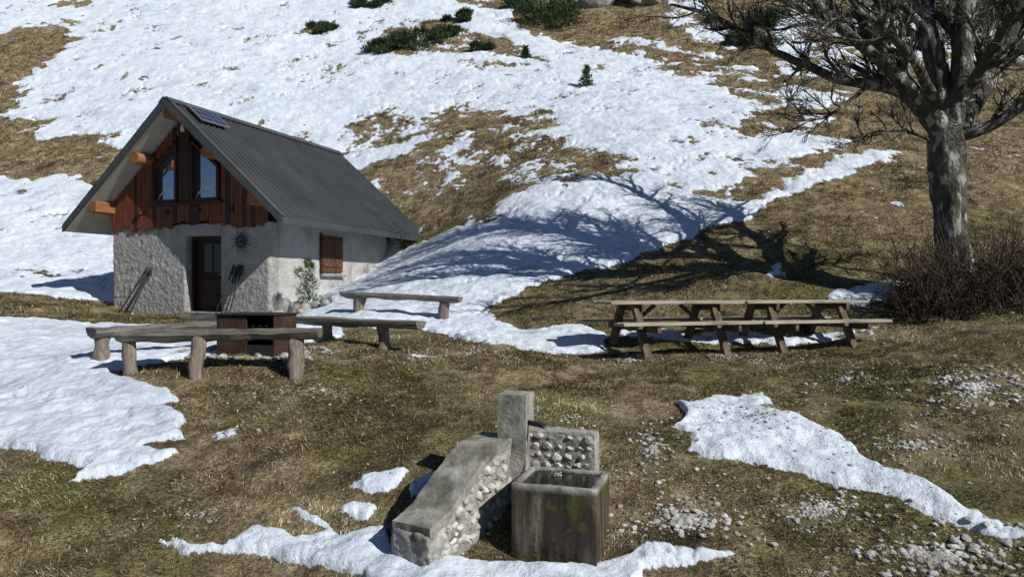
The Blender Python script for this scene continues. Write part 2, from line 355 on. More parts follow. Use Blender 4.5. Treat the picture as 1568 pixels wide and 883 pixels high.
# ------------------------------------------------------------ materials for objects
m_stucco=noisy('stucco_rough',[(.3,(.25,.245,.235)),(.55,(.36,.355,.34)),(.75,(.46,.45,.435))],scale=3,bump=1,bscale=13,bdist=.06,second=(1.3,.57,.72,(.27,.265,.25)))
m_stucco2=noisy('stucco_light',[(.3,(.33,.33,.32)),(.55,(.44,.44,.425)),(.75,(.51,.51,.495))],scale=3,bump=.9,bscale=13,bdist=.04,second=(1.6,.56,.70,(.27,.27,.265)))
m_metal=noisy('roof_sheet',[(.3,(.054,.058,.061)),(.7,(.092,.098,.101))],scale=1.2,rough=.42,bump=.05,spec=.5,metal=.3)
m_fascia=noisy('roof_trim',[(.3,(.045,.052,.053)),(.7,(.068,.074,.074))],scale=2,rough=.5,bump=0)
m_soffit=noisy('soffit',[(.3,(.38,.36,.33)),(.7,(.52,.50,.46))],scale=3,bump=.1)
m_clad=noisy('red_cladding',[(.3,(.065,.020,.010)),(.5,(.13,.042,.020)),(.72,(.22,.08,.038))],scale=3,stretch=(6,6,.6),bump=.4,rough=.6)
m_shut=noisy('brown_shutter',[(.3,(.045,.022,.012)),(.5,(.10,.048,.024)),(.72,(.17,.085,.045))],scale=3,stretch=(6,6,.6),bump=.4,rough=.65)
m_dark=noisy('dark_wood',[(.3,(.018,.009,.006)),(.6,(.045,.018,.011)),(.75,(.08,.036,.02))],scale=3,stretch=(6,6,.7),bump=.3,rough=.55)
m_door=noisy('door_wood',[(.3,(.014,.006,.004)),(.6,(.034,.013,.008)),(.75,(.055,.024,.014))],scale=3,stretch=(6,6,.7),bump=.3,rough=.55)
m_log=noisy('orange_log',[(.3,(.15,.055,.022)),(.6,(.29,.12,.045)),(.75,(.38,.18,.08))],scale=4,stretch=(4,.6,4),bump=.3,rough=.6)
m_wood=noisy('weathered_wood',[(.3,(.06,.053,.044)),(.48,(.15,.135,.115)),(.72,(.31,.29,.25))],scale=2.2,stretch=(1,9,9),bump=.8,bscale=9,bdist=.03)
m_leg=noisy('log_leg',[(.3,(.07,.054,.042)),(.5,(.19,.16,.128)),(.72,(.33,.295,.245))],scale=3,stretch=(7,7,.8),bump=.8,bscale=8,bdist=.03)
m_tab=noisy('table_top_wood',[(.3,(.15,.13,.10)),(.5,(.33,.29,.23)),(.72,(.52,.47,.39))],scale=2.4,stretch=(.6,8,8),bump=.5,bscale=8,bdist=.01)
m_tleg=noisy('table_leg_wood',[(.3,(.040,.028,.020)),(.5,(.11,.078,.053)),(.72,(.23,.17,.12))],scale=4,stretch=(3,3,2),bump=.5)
m_conc=noisy('concrete',[(.3,(.13,.125,.105)),(.5,(.27,.26,.225)),(.72,(.40,.39,.35))],scale=6,bump=.9,bscale=30,bdist=.012,second=(3.5,.51,.66,(.11,.11,.08)))
m_rust=noisy('rusty_steel',[(.3,(.022,.014,.010)),(.5,(.045,.025,.018)),(.75,(.085,.048,.034))],scale=5,rough=.7,bump=.2)
m_black=noisy('black_metal',[(.3,(.012,.012,.012)),(.7,(.03,.03,.03))],scale=5,rough=.5,bump=.1)
m_glass,nt,b=new_mat('window_glass'); b.inputs['Base Color'].default_value=(.03,.045,.07,1); b.inputs['Roughness'].default_value=.06; b.inputs['Specular IOR Level'].default_value=1; b.inputs['IOR'].default_value=2.8
nz=N(nt,'ShaderNodeTexNoise',Scale=1.5); bp=N(nt,'ShaderNodeBump',Strength=.05,Distance=.05); nt.links.new(nz.outputs[0],bp.inputs['Height']); nt.links.new(bp.outputs[0],b.inputs['Normal'])
m_dglass=noisy('door_glass',[(.3,(.012,.012,.014)),(.7,(.02,.02,.024))],scale=3,rough=.2,bump=0,spec=.5)
m_curt=noisy('curtain',[(.3,(.5,.49,.46)),(.7,(.65,.64,.6))],scale=8,bump=.2)
m_solar=noisy('solar_cells',[(.3,(.02,.03,.06)),(.7,(.04,.055,.10))],scale=6,rough=.15,bump=0,spec=.8)
m_alu=noisy('aluminium',[(.3,(.4,.41,.42)),(.7,(.55,.56,.57))],scale=6,rough=.35,bump=0,metal=.7)

# ------------------------------------------------------------ hut
HZ=-.6
hut=empty('stone_hut',(-10.39,18.69,HZ),math.atan2(-.342,.94))
W=4.94; LN=5.5
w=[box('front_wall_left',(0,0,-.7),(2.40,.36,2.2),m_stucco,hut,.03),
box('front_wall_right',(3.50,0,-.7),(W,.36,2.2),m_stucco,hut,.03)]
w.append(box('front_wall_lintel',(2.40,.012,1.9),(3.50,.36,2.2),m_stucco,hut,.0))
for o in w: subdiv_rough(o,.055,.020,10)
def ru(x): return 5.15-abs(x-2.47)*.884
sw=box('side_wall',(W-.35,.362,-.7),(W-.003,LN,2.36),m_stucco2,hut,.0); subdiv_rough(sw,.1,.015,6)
box('left_wall',(0.003,.362,-.7),(.35,LN,2.36),m_stucco,hut)
box('back_wall',(.352,LN-.3,-.7),(W-.352,LN-.002,2.36),m_stucco,hut)
box('rear_wood_block',(.6,LN+.002,-.5),(W-.35,LN+.8,2.3),m_dark,hut)  # plain dark wooden block, inset behind the back wall under the roof end
box('door_step',(2.42,-.25,-.3),(3.48,.30,.03),m_conc,hut,.01)
poly_ob('gable_core',[(0.02,.16,2.21),(W-.02,.16,2.21),(W-.02,.16,ru(W)-.17),(2.47,.16,4.97),(0.02,.16,ru(0)-.17),(0.02,.3,2.21),(W-.02,.3,2.21),(W-.02,.3,ru(W)-.17),(2.47,.3,4.97),(0.02,.3,ru(0)-.17)],
 [(0,1,2,3,4),(9,8,7,6,5),(0,5,6,1),(1,6,7,2),(2,7,8,3),(3,8,9,4),(4,9,5,0)],m_dark,hut)
x=0.0; i=0
wins=[(1.45,2.19),(2.67,3.49)]
def wtop(x):
    return 4.22-(abs(x-2.43)-.24)*.80
while x<W-.02:
    pw=min(random.uniform(.11,.15),W-x); xm=x+pw/2
    top=min(ru(x),ru(x+pw))-.18
    bot=2.12+random.uniform(-.09,.04)
    if 2.1<xm<3.6: bot+=.10
    y0=-.045-random.uniform(0,.008)
    mt=m_clad if random.random()<.75 else m_dark
    def plank(nm,za,zb):
        poly_ob(nm,[(x+.003,y0,za+.03),(x+pw/2,y0,za),(x+pw-.003,y0,za+.03),(x+pw-.003,y0,zb),(x+.003,y0,zb),
            (x+.003,y0+.03,za+.03),(x+pw/2,y0+.03,za),(x+pw-.003,y0+.03,za+.03),(x+pw-.003,y0+.03,zb),(x+.003,y0+.03,zb)],
            [(0,1,2,3,4),(9,8,7,6,5),(0,5,6,1),(1,6,7,2),(2,7,8,3),(3,8,9,4),(4,9,5,0)],mt,hut)
    inw=any(a-.06<xm<b_+.06 for a,b_ in wins)
    if inw: 
        plank('cladding_plank',bot,2.70)
        zt_=wtop(xm)+.10
        if top-zt_>.05: plank('cladding_plank_upper',zt_,top)
    else: plank('cladding_plank',bot,top)
    x+=pw; i+=1
for (a,b_) in wins:
    za=2.78; ta=wtop(a); tb=wtop(b_)
    y=.05
    poly_ob('window_glass',[(a,y,za),(b_,y,za),(b_,y,tb),(a,y,ta)],[(0,1,2,3)],m_glass,hut)
    pts=[(a,za),(b_,za),(b_,tb),(a,ta)]
    for k in range(4):
        p,q=pts[k],pts[(k+1)%4]
        beam('window_frame',(p[0],-.03+.003*k,p[1]),(q[0],-.03+.003*k,q[1]),.16,.075,m_dark,hut,up=(0,0,1) if k in(0,2) else (1,0,0))
    vs=[];fs=[]
    for k in range(13):
        t=k/12; xx=a+.05+(b_-a-.1)*t
        hgt=.08+.24*math.sin(t*math.pi)**.6
        vs+= [(xx,y-.012-.01*math.sin(k*2.2),za+hgt-.05),(xx,y-.012-.012*math.sin(k*2.2+1),za+hgt)]
        if k: fs.append((2*k-2,2*k,2*k+1,2*k-1))
    poly_ob('curtain',vs,fs,m_curt,hut)
box('ridge_post',(2.27,-.085,2.76),(2.60,-.055,4.80),m_dark,hut)
beam('window_sill_board',(1.3,-.08,2.70),(3.64,-.08,2.70),.10,.07,m_dark,hut)
def hlog(nm,x,z,r,y0=-.58,y1=.1,mt=m_log): cyl(nm,[(x,y0,z),(x,(y0+y1)/2,z),(x,y1,z)],[r,r,r],18,mt,hut)
hlog('purlin_left',1.36,3.82,.14); hlog('purlin_right',3.58,3.82,.14); hlog('ridge_purlin',2.47,4.80,.13,-.62)
box('eave_beam_left',(-.16,-.60,2.52),(.14,.05,2.80),m_log,hut,.02)
box('eave_beam_right',(4.80,-.60,2.52),(5.10,-.002,2.80),m_log,hut,.02)
for xx in (1.0,1.9,2.9,3.9): hlog('joist_end',xx,2.5,.06,-.13,.1,m_dark)
cyl('gable_lamp',[(2.52,-.2,4.45),(2.52,-.2,4.62)],[.05,.05],10,m_curt,hut)
# roof
hw=3.35
for sgn,nm in ((1,'roof_right'),(-1,'roof_left')):
    xe=2.47+sgn*hw; y0,y1=-.69,6.6
    tz=.035
    poly_ob(nm,[(2.47,y0+.01,5.15),(xe,y0+.01,2.19),(xe,y1,2.19),(2.47,y1,5.15),(2.47,y0+.01,5.15-tz),(xe,y0+.01,2.19-tz),(xe,y1,2.19-tz),(2.47,y1,5.15-tz)],BF,m_metal,hut)
    poly_ob(nm+'_soffit',[(2.47,y0+.02,5.108),(xe-sgn*.02,y0+.02,2.168),(xe-sgn*.02,y1-.02,2.168),(2.47,y1-.02,5.108),(2.47,y0+.02,5.0),(xe-sgn*.02,y0+.02,2.06),(xe-sgn*.02,y1-.02,2.06),(2.47,y1-.02,5.0)],BF,m_soffit,hut)
    k=0; yy=y0+.12; vs=[];fs=[]
    sl=Vector((sgn*hw,0,-2.96)).normalized(); nn=Vector((sgn*2.96,0,hw)).normalized()
    while yy<y1-.05:
        a=Vector((2.47,yy,5.15))+sl*.08; b2=Vector((xe,yy,2.19))-sl*.005
        o=len(vs)
        for p in (a,b2):
            vs+=[p+Vector((0,-.03,0)),p+Vector((0,-.014,0))+nn*.04,p+Vector((0,.014,0))+nn*.04,p+Vector((0,.03,0))]
        fs+=[(o,o+1,o+5,o+4),(o+1,o+2,o+6,o+5),(o+2,o+3,o+7,o+6),(o,o+3,o+2,o+1),(o+4,o+5,o+6,o+7)]
        yy+=.19
    poly_ob(nm+'_ribs',vs,fs,m_metal,hut)
    for yb,n2 in ((y0-.012,'barge_front'),(y1+.012,'barge_back')):
        z1,z2=5.17,2.20
        vs=[(2.47,yb-.012,z1),(xe+sgn*.02,yb-.012,z2),(xe+sgn*.02,yb-.012,z2-.17),(2.47,yb-.012,z1-.22),(2.47,yb+.014,z1),(xe+sgn*.02,yb+.014,z2),(xe+sgn*.02,yb+.014,z2-.17),(2.47,yb+.014,z1-.22)]
        poly_ob(n2,vs,BF,m_fascia,hut)
    beam('eave_trim',(xe+sgn*.012,y0+.02,2.13),(xe+sgn*.012,y1-.02,2.13),.02,.15,m_fascia,hut)
    beam('verge_flashing',Vector((2.47,y0+.05,5.16))+nn*.035,Vector((xe,y0+.05,2.20))+nn*.035,.13,.012,m_fascia,hut,up=nn)
for sgn in (1,-1):
    sl=Vector((sgn*hw,0,-2.96)).normalized(); nn=Vector((sgn*2.96,0,hw)).normalized(); c=Vector((2.47,0,5.15))+nn*.05+Vector((0,0,.0))
    a=c+Vector((0,-.72,0)); b2=c+Vector((0,6.62,0))
    poly_ob('ridge_cap',[a,a+sl*.2,b2+sl*.2,b2,a+nn*.008,a+sl*.2+nn*.008,b2+sl*.2+nn*.008,b2+nn*.008],BF,m_fascia,hut)
sl=Vector((hw,0,-2.96)).normalized(); nn=Vector((2.96,0,hw)).normalized()
o=Vector((2.47,-.28,5.15))+sl*.25+nn*.10
def pl(u,v,h): return o+Vector((0,u,0))+sl*v+nn*h
poly_ob('solar_panel',[pl(0,0,0),pl(.95,0,0),pl(.95,.62,0),pl(0,.62,0),pl(0,0,.03),pl(.95,0,.03),pl(.95,.62,.03),pl(0,.62,.03)],BF,m_alu,hut)
poly_ob('solar_cells',[pl(.04,.04,.034),pl(.91,.04,.034),pl(.91,.58,.034),pl(.04,.58,.034)],[(0,1,2,3)],m_solar,hut)
for k in range(1,4): beam('solar_grid',pl(.91*k/4,.04,.037),pl(.91*k/4,.58,.037),.012,.004,m_alu,hut,up=nn,bevel=0)
for k in (1,2): beam('solar_grid',pl(.04,.62*k/3,.038),pl(.91,.62*k/3,.038),.012,.004,m_alu,hut,up=nn,bevel=0)
# door
box('door_leaf',(2.46,.31,.03),(3.46,.35,1.86),m_door,hut)
box('door_panel',(2.72,.285,.15),(3.30,.309,.85),m_dark,hut,.01)
box('door_glass',(2.74,.295,1.0),(3.28,.309,1.72),m_dglass,hut,.0)
box('door_muntin',(2.99,.285,1.0),(3.03,.294,1.72),m_door,hut,.0)
for xx in (2.42,3.44): box('door_jamb',(xx,.20,.03),(xx+.06,.30,1.88),m_door,hut)
box('door_head',(2.48,.20,1.80),(3.44,.30,1.88),m_door,hut)
cyl('door_handle',[(3.22,.27,.95),(3.32,.27,.95)],[.012,.012],8,m_alu,hut)
xs=W+.025
for k in range(5): box('shutter_board',(xs,2.08+k*.188,1.04),(xs+.03,2.08+k*.188+.18,2.0),m_shut,hut,.004)
for z in (1.18,1.84): box('shutter_batten',(xs+.031,2.1,z),(xs+.06,2.98,z+.09),m_shut,hut,.004)
box('shutter_edge',(xs-.01,2.0,.98),(xs+.035,2.07,2.06),m_dark,hut)
box('window_sill',(xs-.01,2.0,.92),(xs+.09,3.08,.975),m_conc,hut)
# sun ornament
so=(4.18,-.08,1.72)
pts=[(so[0]+.12*math.cos(a),so[1],so[2]+.12*math.sin(a)) for a in np.linspace(0,2*math.pi,25)]
cyl('sun_ornament_ring',pts,[.02]*25,6,m_black,hut)
for k in range(16):
    a=k*math.pi/8; r2=.31 if k%2 else .24
    cyl('sun_ornament_ray',[(so[0]+.12*math.cos(a),so[1],so[2]+.12*math.sin(a)),(so[0]+r2*math.cos(a+.08),so[1],so[2]+r2*math.sin(a+.08))],[.016,.006],5,m_black,hut)
cyl('sun_ornament_face',[(so[0],so[1]-.012,so[2]),(so[0],so[1]+.02,so[2])],[.065,.065],14,m_rust,hut)
Mh=Matrix.Translation(hut.location)@Matrix.Rotation(math.atan2(-.342,.94),4,'Z')
def skipoles(specs):
    e=empty('ski_poles',Mh@Vector((specs[0][0],-.4,0)))
    for x0,x1,top in specs:
        a=Mh@Vector((x0,-.48,.0)); b2=Mh@Vector((x1,-.06,top)); 
        a.z=Hz(a.x,a.y)-.02
        L=e.location; a-=L; b2-=L
        cyl('shaft',[a,a.lerp(b2,.5),b2],[.014,.016,.016],6,m_black,e)
        cyl('grip',[a.lerp(b2,.86),b2+ (b2-a)*.03],[.026,.030],8,m_black,e)
        cyl('basket',[a.lerp(b2,.06),a.lerp(b2,.075)],[.055,.05],10,m_black,e)
        cyl('strap',[b2,b2+Vector((.03,-.03,-.12)),b2+Vector((-.02,-.03,-.2)),b2+Vector((-.01,0,-.02))],[.008]*4,5,m_rust,e)
skipoles([(.75,1.25,1.12),(.95,1.33,1.05),(1.1,1.38,1.1)])
skipoles([(3.68,3.95,1.12),(3.86,4.05,1.08),(4.0,4.12,1.12),(4.12,4.2,1.1)])

# ------------------------------------------------------------ log benches
def log_bench(a,b_,legs,wd=.34,th=.14,leg_r=.085):
    a=Vector(a);b_=Vector(b_); e=empty('log_bench',a.lerp(b_,.5)); c=e.location
    d=(b_-a); L=d.length; d.normalize(); s=d.cross(Vector((0,0,1))).normalized(); u=s.cross(d)
    prof=[(-.5,0),(-.25,.004),(0,0),(.25,.004),(.5,0),(.49,-.35),(.33,-.8),(0,-1),(-.33,-.8),(-.49,-.35)]
    K=30; vs=[];fs=[]; n_=len(prof); sd=random.random()*50
    for i in range(K+1):
        t=i/K; p=a.lerp(b_,t)-c
        ww=wd*(1+.16*mnoise.noise(Vector((t*5+sd,0,0)))); hh=th*(1+.35*mnoise.noise(Vector((t*6+sd,3,0))))
        if i in (0,K): ww*=.93; hh*=.9
        bend=.03*mnoise.noise(Vector((t*2+sd,9,0)))
        for (q,h) in prof:
            vs.append(p+s*(q*ww+bend)+u*(h*hh+.02*mnoise.noise(Vector((t*9+sd,q*3,h)))))
    for i in range(K):
        for j in range(n_): fs.append((i*n_+j,i*n_+(j+1)%n_,(i+1)*n_+(j+1)%n_,(i+1)*n_+j))
    fs+=[tuple(range(n_)),tuple(range(K*n_+n_-1,K*n_-1,-1))]
    R3=Matrix((d,s,u)).transposed()
    inv=R3.transposed()
    ob=poly_ob('seat',[inv@v for v in vs],fs,m_wood,e); ob.rotation_euler=R3.to_euler()
    for t,off,sp in legs:
        p=a.lerp(b_,t)+s*off; g=Hz(p.x+s.x*sp,p.y+s.y*sp)
        top=p-u*(th*.5)-c; bot=Vector((p.x+s.x*sp,p.y+s.y*sp,g-.1))-c
        r=leg_r*random.uniform(.9,1.1)
        cyl('leg',[bot,bot.lerp(top,.2),bot.lerp(top,.4),bot.lerp(top,.6),bot.lerp(top,.8),top],[r*1.15,r*1.02,r,r*.95,r*.97,r],16,m_leg,e,lump=.55)
    return e
log_bench(P(183,507,9.0),P(490,502,9.1),[(.05,0,.0),(.40,.08,.05),(.88,.02,0)],leg_r=.092)
log_bench(P(139,502,9.6),P(330,491,11.0),[(.08,0,0),(.85,0,0)],leg_r=.095)
log_bench(P(303,478,12.6),P(645,492,10.4),[(.08,0,0),(.62,0,-.03),(.86,.02,.02)],wd=.30,th=.12)
log_bench(P(525,446,13.9),P(705,454,13.4),[(.15,0,0),(.86,0,0)],wd=.34,th=.11,leg_r=.11)

# ------------------------------------------------------------ fire pit (steel barbecue)
fx,fy,_=P(394,0,10.15); fz=Hz(fx,fy)-.03
fp=empty('fire_pit',(fx,fy,fz),math.radians(-12))
t=.018
box('left_panel',(-.44,-.3,-.08),(-.44+t,.3,.54),m_rust,fp,.002)
box('back_panel',(-.42,.3-t,-.08),(.42,.3,.54),m_rust,fp,.002)
box('right_panel',(.42,-.3,-.08),(.44,.3,.54),m_rust,fp,.002)
box('front_left_panel',(-.42,-.3,-.08),(.02,-.3+t,.525),m_rust,fp,.002)
box('front_right_low_panel',(.022,-.3,-.08),(.42,-.3+t,.14),m_black,fp,.002)
box('grill_shelf',(-.42,-.27,.36),(.42,.28,.375),m_black,fp,.002)
box('top_hood',(-.46,-.33,.542),(.46,.33,.57),m_black,fp,.004)
for k in range(9): cyl('grate_bar',[(-.4+k*.1,-.29,.40),(-.4+k*.1,.28,.40)],[.006,.006],5,m_black,fp)
it=[]
for k in range(110):
    a=rng.uniform(0,6.28); q=rng.uniform(.5,.95); xx=fx+math.cos(a)*q*1.15; yy=fy+math.sin(a)*q*.7; s=rng.uniform(.03,.08); it.append((xx,yy,Hz(xx,yy)+s*.2,s))
rocks('fire_pit_stones',it,m_stone_d)

# ------------------------------------------------------------ picnic tables
def picnic(px,d,L,rz,zt):
    x,y,_=P(px,0,d); z=zt
    e=empty('picnic_table',(x,y,z),rz); h=L/2
    for k in range(4):
        y0=-.36+k*.183; o=box('top_plank',(-h+random.uniform(-.02,.02),y0,.715),(h+random.uniform(-.02,.02),y0+.172,.76),m_tab,e,.006)
    for s,nm in ((-1,'front'),(1,'back')):
        for k in range(2):
            y0=s*.70+(k-1)*.145; box('seat_plank_'+nm,(-h-.02+random.uniform(-.02,.02),y0,.415),(h+.02,y0+.138,.46),m_tab,e,.006)
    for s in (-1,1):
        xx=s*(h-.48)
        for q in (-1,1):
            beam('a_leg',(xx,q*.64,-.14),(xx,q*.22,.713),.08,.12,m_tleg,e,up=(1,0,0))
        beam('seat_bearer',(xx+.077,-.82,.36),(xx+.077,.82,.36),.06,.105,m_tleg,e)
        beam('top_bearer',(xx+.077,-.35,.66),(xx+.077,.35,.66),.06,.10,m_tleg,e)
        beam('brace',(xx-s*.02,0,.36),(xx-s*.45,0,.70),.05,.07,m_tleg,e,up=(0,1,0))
    return e
picnic(1022,11.3,2.32,math.radians(18),-.955); picnic(1218,11.95,2.30,math.radians(16),-.955)

# ------------------------------------------------------------ fountain
ft=empty('stone_water_fountain',(0,0,0))
cv=Vector((.85,-.53,0))
st=[((-.10,6.30),-1.27),((-.30,5.98),-1.30),((-.40,5.80),-1.40),((-.62,5.44),-1.66),((-.74,5.24),-1.72)]
def prism(stn,wd,zt_off,zb,name,mat,lo=None):
    vs=[];fs=[]
    for (c,z) in stn:
        p=Vector((c[0],c[1],0))
        for q,zz in ((-1,zb if zb<0 else z-zb),(1,zb if zb<0 else z-zb),(1,z+zt_off),(-1,z+zt_off)):
            vs.append(p+cv*(q*wd/2)+Vector((0,0,zz)))
    k=len(stn)
    for i in range(k-1):
        for j in range(4): fs.append((i*4+j,i*4+(j+1)%4,(i+1)*4+(j+1)%4,(i+1)*4+j))
    fs+=[(0,1,2,3),((k-1)*4+3,(k-1)*4+2,(k-1)*4+1,(k-1)*4)]
    return poly_ob(name,vs,fs,mat,ft)
m_mort=noisy('mortar',[(.3,(.15,.14,.12)),(.5,(.33,.32,.29)),(.7,(.50,.49,.45))],scale=12,bump=1,bscale=26,bdist=.03,second=(6,.54,.64,(.12,.11,.08)))
o=prism(st,.34,-.055,-2.5,'wing_wall_core',m_mort); subdiv_rough(o,.035,.020,11)
o=prism(st,.36,0,.075,'wing_wall_cap',m_conc); subdiv_rough(o,.03,.008,9,False)
items=[]
run=[Vector((c[0],c[1],z)) for c,z in st]
for i in range(len(run)-1):
    a,b2=run[i],run[i+1]; L=(b2-a).length
    for k in range(int(L/.07)):
        for j in range(6):
            sz=random.uniform(.045,.085)
            p=a.lerp(b2,random.random())+cv*(.180-sz*.55); z=p.z-.12-j*.115-random.uniform(0,.06)
            if z<-2.2: continue
            items.append((p.x,p.y,z,sz))
o=rocks('wing_wall_stones',items,m_stone_w,True,.75); o.parent=ft
def rbox(name,c,sx,sy,z0,z1,rz,mat,seg=.06,amp=.008,smooth=True):
    co,si=math.cos(rz),math.sin(rz); vs=[]
    for z in (z0,z1):
        for i,j in ((-1,-1),(1,-1),(1,1),(-1,1)):
            x=i*sx/2;y=j*sy/2; vs.append((c[0]+x*co-y*si,c[1]+x*si+y*co,z))
    o=poly_ob(name,vs,BF,mat,ft)
    if seg: subdiv_rough(o,seg,amp,9,smooth)
    return o
rz=math.radians(-17)
rbox('spout_post',(.035,6.24),.25,.26,-2.3,-.905,rz,m_conc,.03,.005,False)
rbox('back_wall',(.45,6.24),.58,.22,-2.3,-1.23,rz,m_mort,.03,.010,False)
items=[]
co,si=math.cos(rz),math.sin(rz)
zrow=-1.275; row=0
while zrow>-1.95:
    u_=-.27+(row%2)*.05
    while u_<.27:
        sz=random.uniform(.042,.062); y=-.112+sz*.45
        items.append((.45+u_*co-y*si,6.24+u_*si+y*co,zrow+random.uniform(-.012,.012),sz)); u_+=sz*1.75
    zrow-=.078; row+=1
o=rocks('back_wall_stones',items,m_stone_w,True,.72); o.parent=ft
# trough
m_tr,nt,b=new_mat('wet_trough_concrete'); L_=nt.links.new
g=nt.nodes.new('ShaderNodeNewGeometry'); mp=nt.nodes.new('ShaderNodeMapping'); L_(g.outputs['Position'],mp.inputs[0]); mp.inputs['Scale'].default_value=(7,7,.9)
n1=N(nt,'ShaderNodeTexNoise',Scale=1.6,Detail=7,Roughness=.6); L_(mp.outputs[0],n1.inputs[0])
c1=ramp(nt,[(.34,(.016,.011,.008)),(.48,(.050,.033,.021)),(.58,(.12,.095,.07)),(.72,(.30,.28,.24))],n1.outputs[0]).outputs[0]
n2=N(nt,'ShaderNodeTexNoise',Scale=5,Detail=5); L_(g.outputs['Position'],n2.inputs[0])
ms=ramp(nt,[(.55,0),(.62,.9)],n2.outputs[0]).outputs[0]; c1=mix(nt,ms,c1,(.06,.075,.012))
sx=nt.nodes.new('ShaderNodeSeparateXYZ'); L_(g.outputs['Position'],sx.inputs[0])
mr=N(nt,'ShaderNodeMapRange'); mr.inputs['From Min'].default_value=-1.545; mr.inputs['From Max'].default_value=-1.495; L_(sx.outputs[2],mr.inputs[0])
n3=N(nt,'ShaderNodeTexNoise',Scale=9,Detail=6); L_(g.outputs['Position'],n3.inputs[0]); cc=ramp(nt,[(.35,(.14,.135,.12)),(.7,(.40,.39,.36))],n3.outputs[0]).outputs[0]
c1=mix(nt,mr.outputs[0],c1,cc); L_(c1,b.inputs['Base Color']); b.inputs['Roughness'].default_value=.4
bp=N(nt,'ShaderNodeBump',Strength=.6,Distance=.02); n5=N(nt,'ShaderNodeTexNoise',Scale=25,Detail=6); L_(g.outputs['Position'],n5.inputs[0]); L_(n5.outputs[0],bp.inputs['Height']); L_(bp.outputs[0],b.inputs['Normal'])
def T(u_,v_,z): return (-.005+u_*co-v_*si,5.5+u_*si+v_*co,z)
TW,TD,tt=.66,.58,.05; zt_=-1.49; zb=-2.35; zi=-1.8
o8=[T(0,0,zb),T(TW,0,zb),T(TW,TD,zb),T(0,TD,zb),T(0,0,zt_),T(TW,0,zt_),T(TW,TD,zt_),T(0,TD,zt_)]
i8=[T(tt,tt,zi),T(TW-tt,tt,zi),T(TW-tt,TD-tt,zi),T(tt,TD-tt,zi),T(tt,tt,zt_),T(TW-tt,tt,zt_),T(TW-tt,TD-tt,zt_),T(tt,TD-tt,zt_)]
fs=[(0,1,2,3),(0,4,5,1),(1,5,6,2),(2,6,7,3),(3,7,4,0),(8,9,10,11),(8,9,13,12),(9,10,14,13),(10,11,15,14),(11,8,12,15),(4,5,13,12),(5,6,14,13),(6,7,15,14),(7,4,12,15)]
o=poly_ob('trough',o8+i8,fs,m_tr,ft,.003); 
subdiv_rough(o,.06,.003,8,False)
m_wat,nt,b=new_mat('water'); b.inputs['Base Color'].default_value=(.006,.009,.007,1); b.inputs['Roughness'].default_value=.02; b.inputs['Specular IOR Level'].default_value=.25
nz=N(nt,'ShaderNodeTexNoise',Scale=30,Detail=2); bp=N(nt,'ShaderNodeBump',Strength=.2,Distance=.006); nt.links.new(nz.outputs[0],bp.inputs['Height']); nt.links.new(bp.outputs[0],b.inputs['Normal'])
poly_ob('water',[T(tt-.01,tt-.01,zt_-.022),T(TW-tt+.01,tt-.01,zt_-.022),T(TW-tt+.01,TD-tt+.01,zt_-.022),T(tt-.01,TD-tt+.01,zt_-.022)],[(0,1,2,3)],m_wat,ft)
cyl('spout_pipe',[(.13,6.16,-1.145),(.24,6.06,-1.15),(.27,6.03,-1.152)],[.022,.022,.024],12,m_black,ft)
m_str,nt,b=new_mat('water_stream'); b.inputs['Base Color'].default_value=(.75,.8,.85,1); b.inputs['Transmission Weight'].default_value=.9; b.inputs['Roughness'].default_value=.05; b.inputs['IOR'].default_value=1.33
nz=N(nt,'ShaderNodeTexNoise',Scale=40); bp=N(nt,'ShaderNodeBump',Strength=.5,Distance=.01); nt.links.new(nz.outputs[0],bp.inputs['Height']); nt.links.new(bp.outputs[0],b.inputs['Normal'])
cyl('water_jet',[(.27,6.03,-1.16),(.305,5.97,-1.20),(.34,5.90,-1.32),(.365,5.80,-1.515)],[.005,.004,.004,.006],7,m_str,ft)
it=[(.37+rng.normal(0,.018),5.80+rng.normal(0,.018),-1.508+abs(rng.normal(0,.012)),rng.uniform(.003,.007)) for _ in range(24)]
o=rocks('splash',it,m_curt,False,1); o.parent=ft

# ------------------------------------------------------------ bare tree
m_bark=noisy('bark',[(.3,(.026,.023,.018)),(.5,(.075,.068,.055)),(.72,(.17,.16,.135))],scale=7,stretch=(1,1,.45),bump=1,bscale=16,bdist=.08,second=(5,.53,.60,(.36,.36,.32)))
TV=[];TF=[];off=[0]
def addt(pts,rad,ns):
    co,f=tube_np(pts,rad,ns); TV.append(co); TF.append(f+off[0]); off[0]+=len(co)
def smooth_path(pts,k):
    pts=np.array(pts,float); m=len(pts); t=np.linspace(0,m-1,k); out=[]
    for q in t:
        i=min(int(q),m-2); u=q-i; p0=pts[max(i-1,0)];p1=pts[i];p2=pts[i+1];p3=pts[min(i+2,m-1)]
        out.append(.5*((2*p1)+(-p0+p2)*u+(2*p0-5*p1+4*p2-p3)*u*u+(-p0+3*p1-3*p2+p3)*u**3))
    return np.array(out)
rng=np.random.default_rng(5)
def rv():
    v=rng.normal(size=3); return v/np.linalg.norm(v)
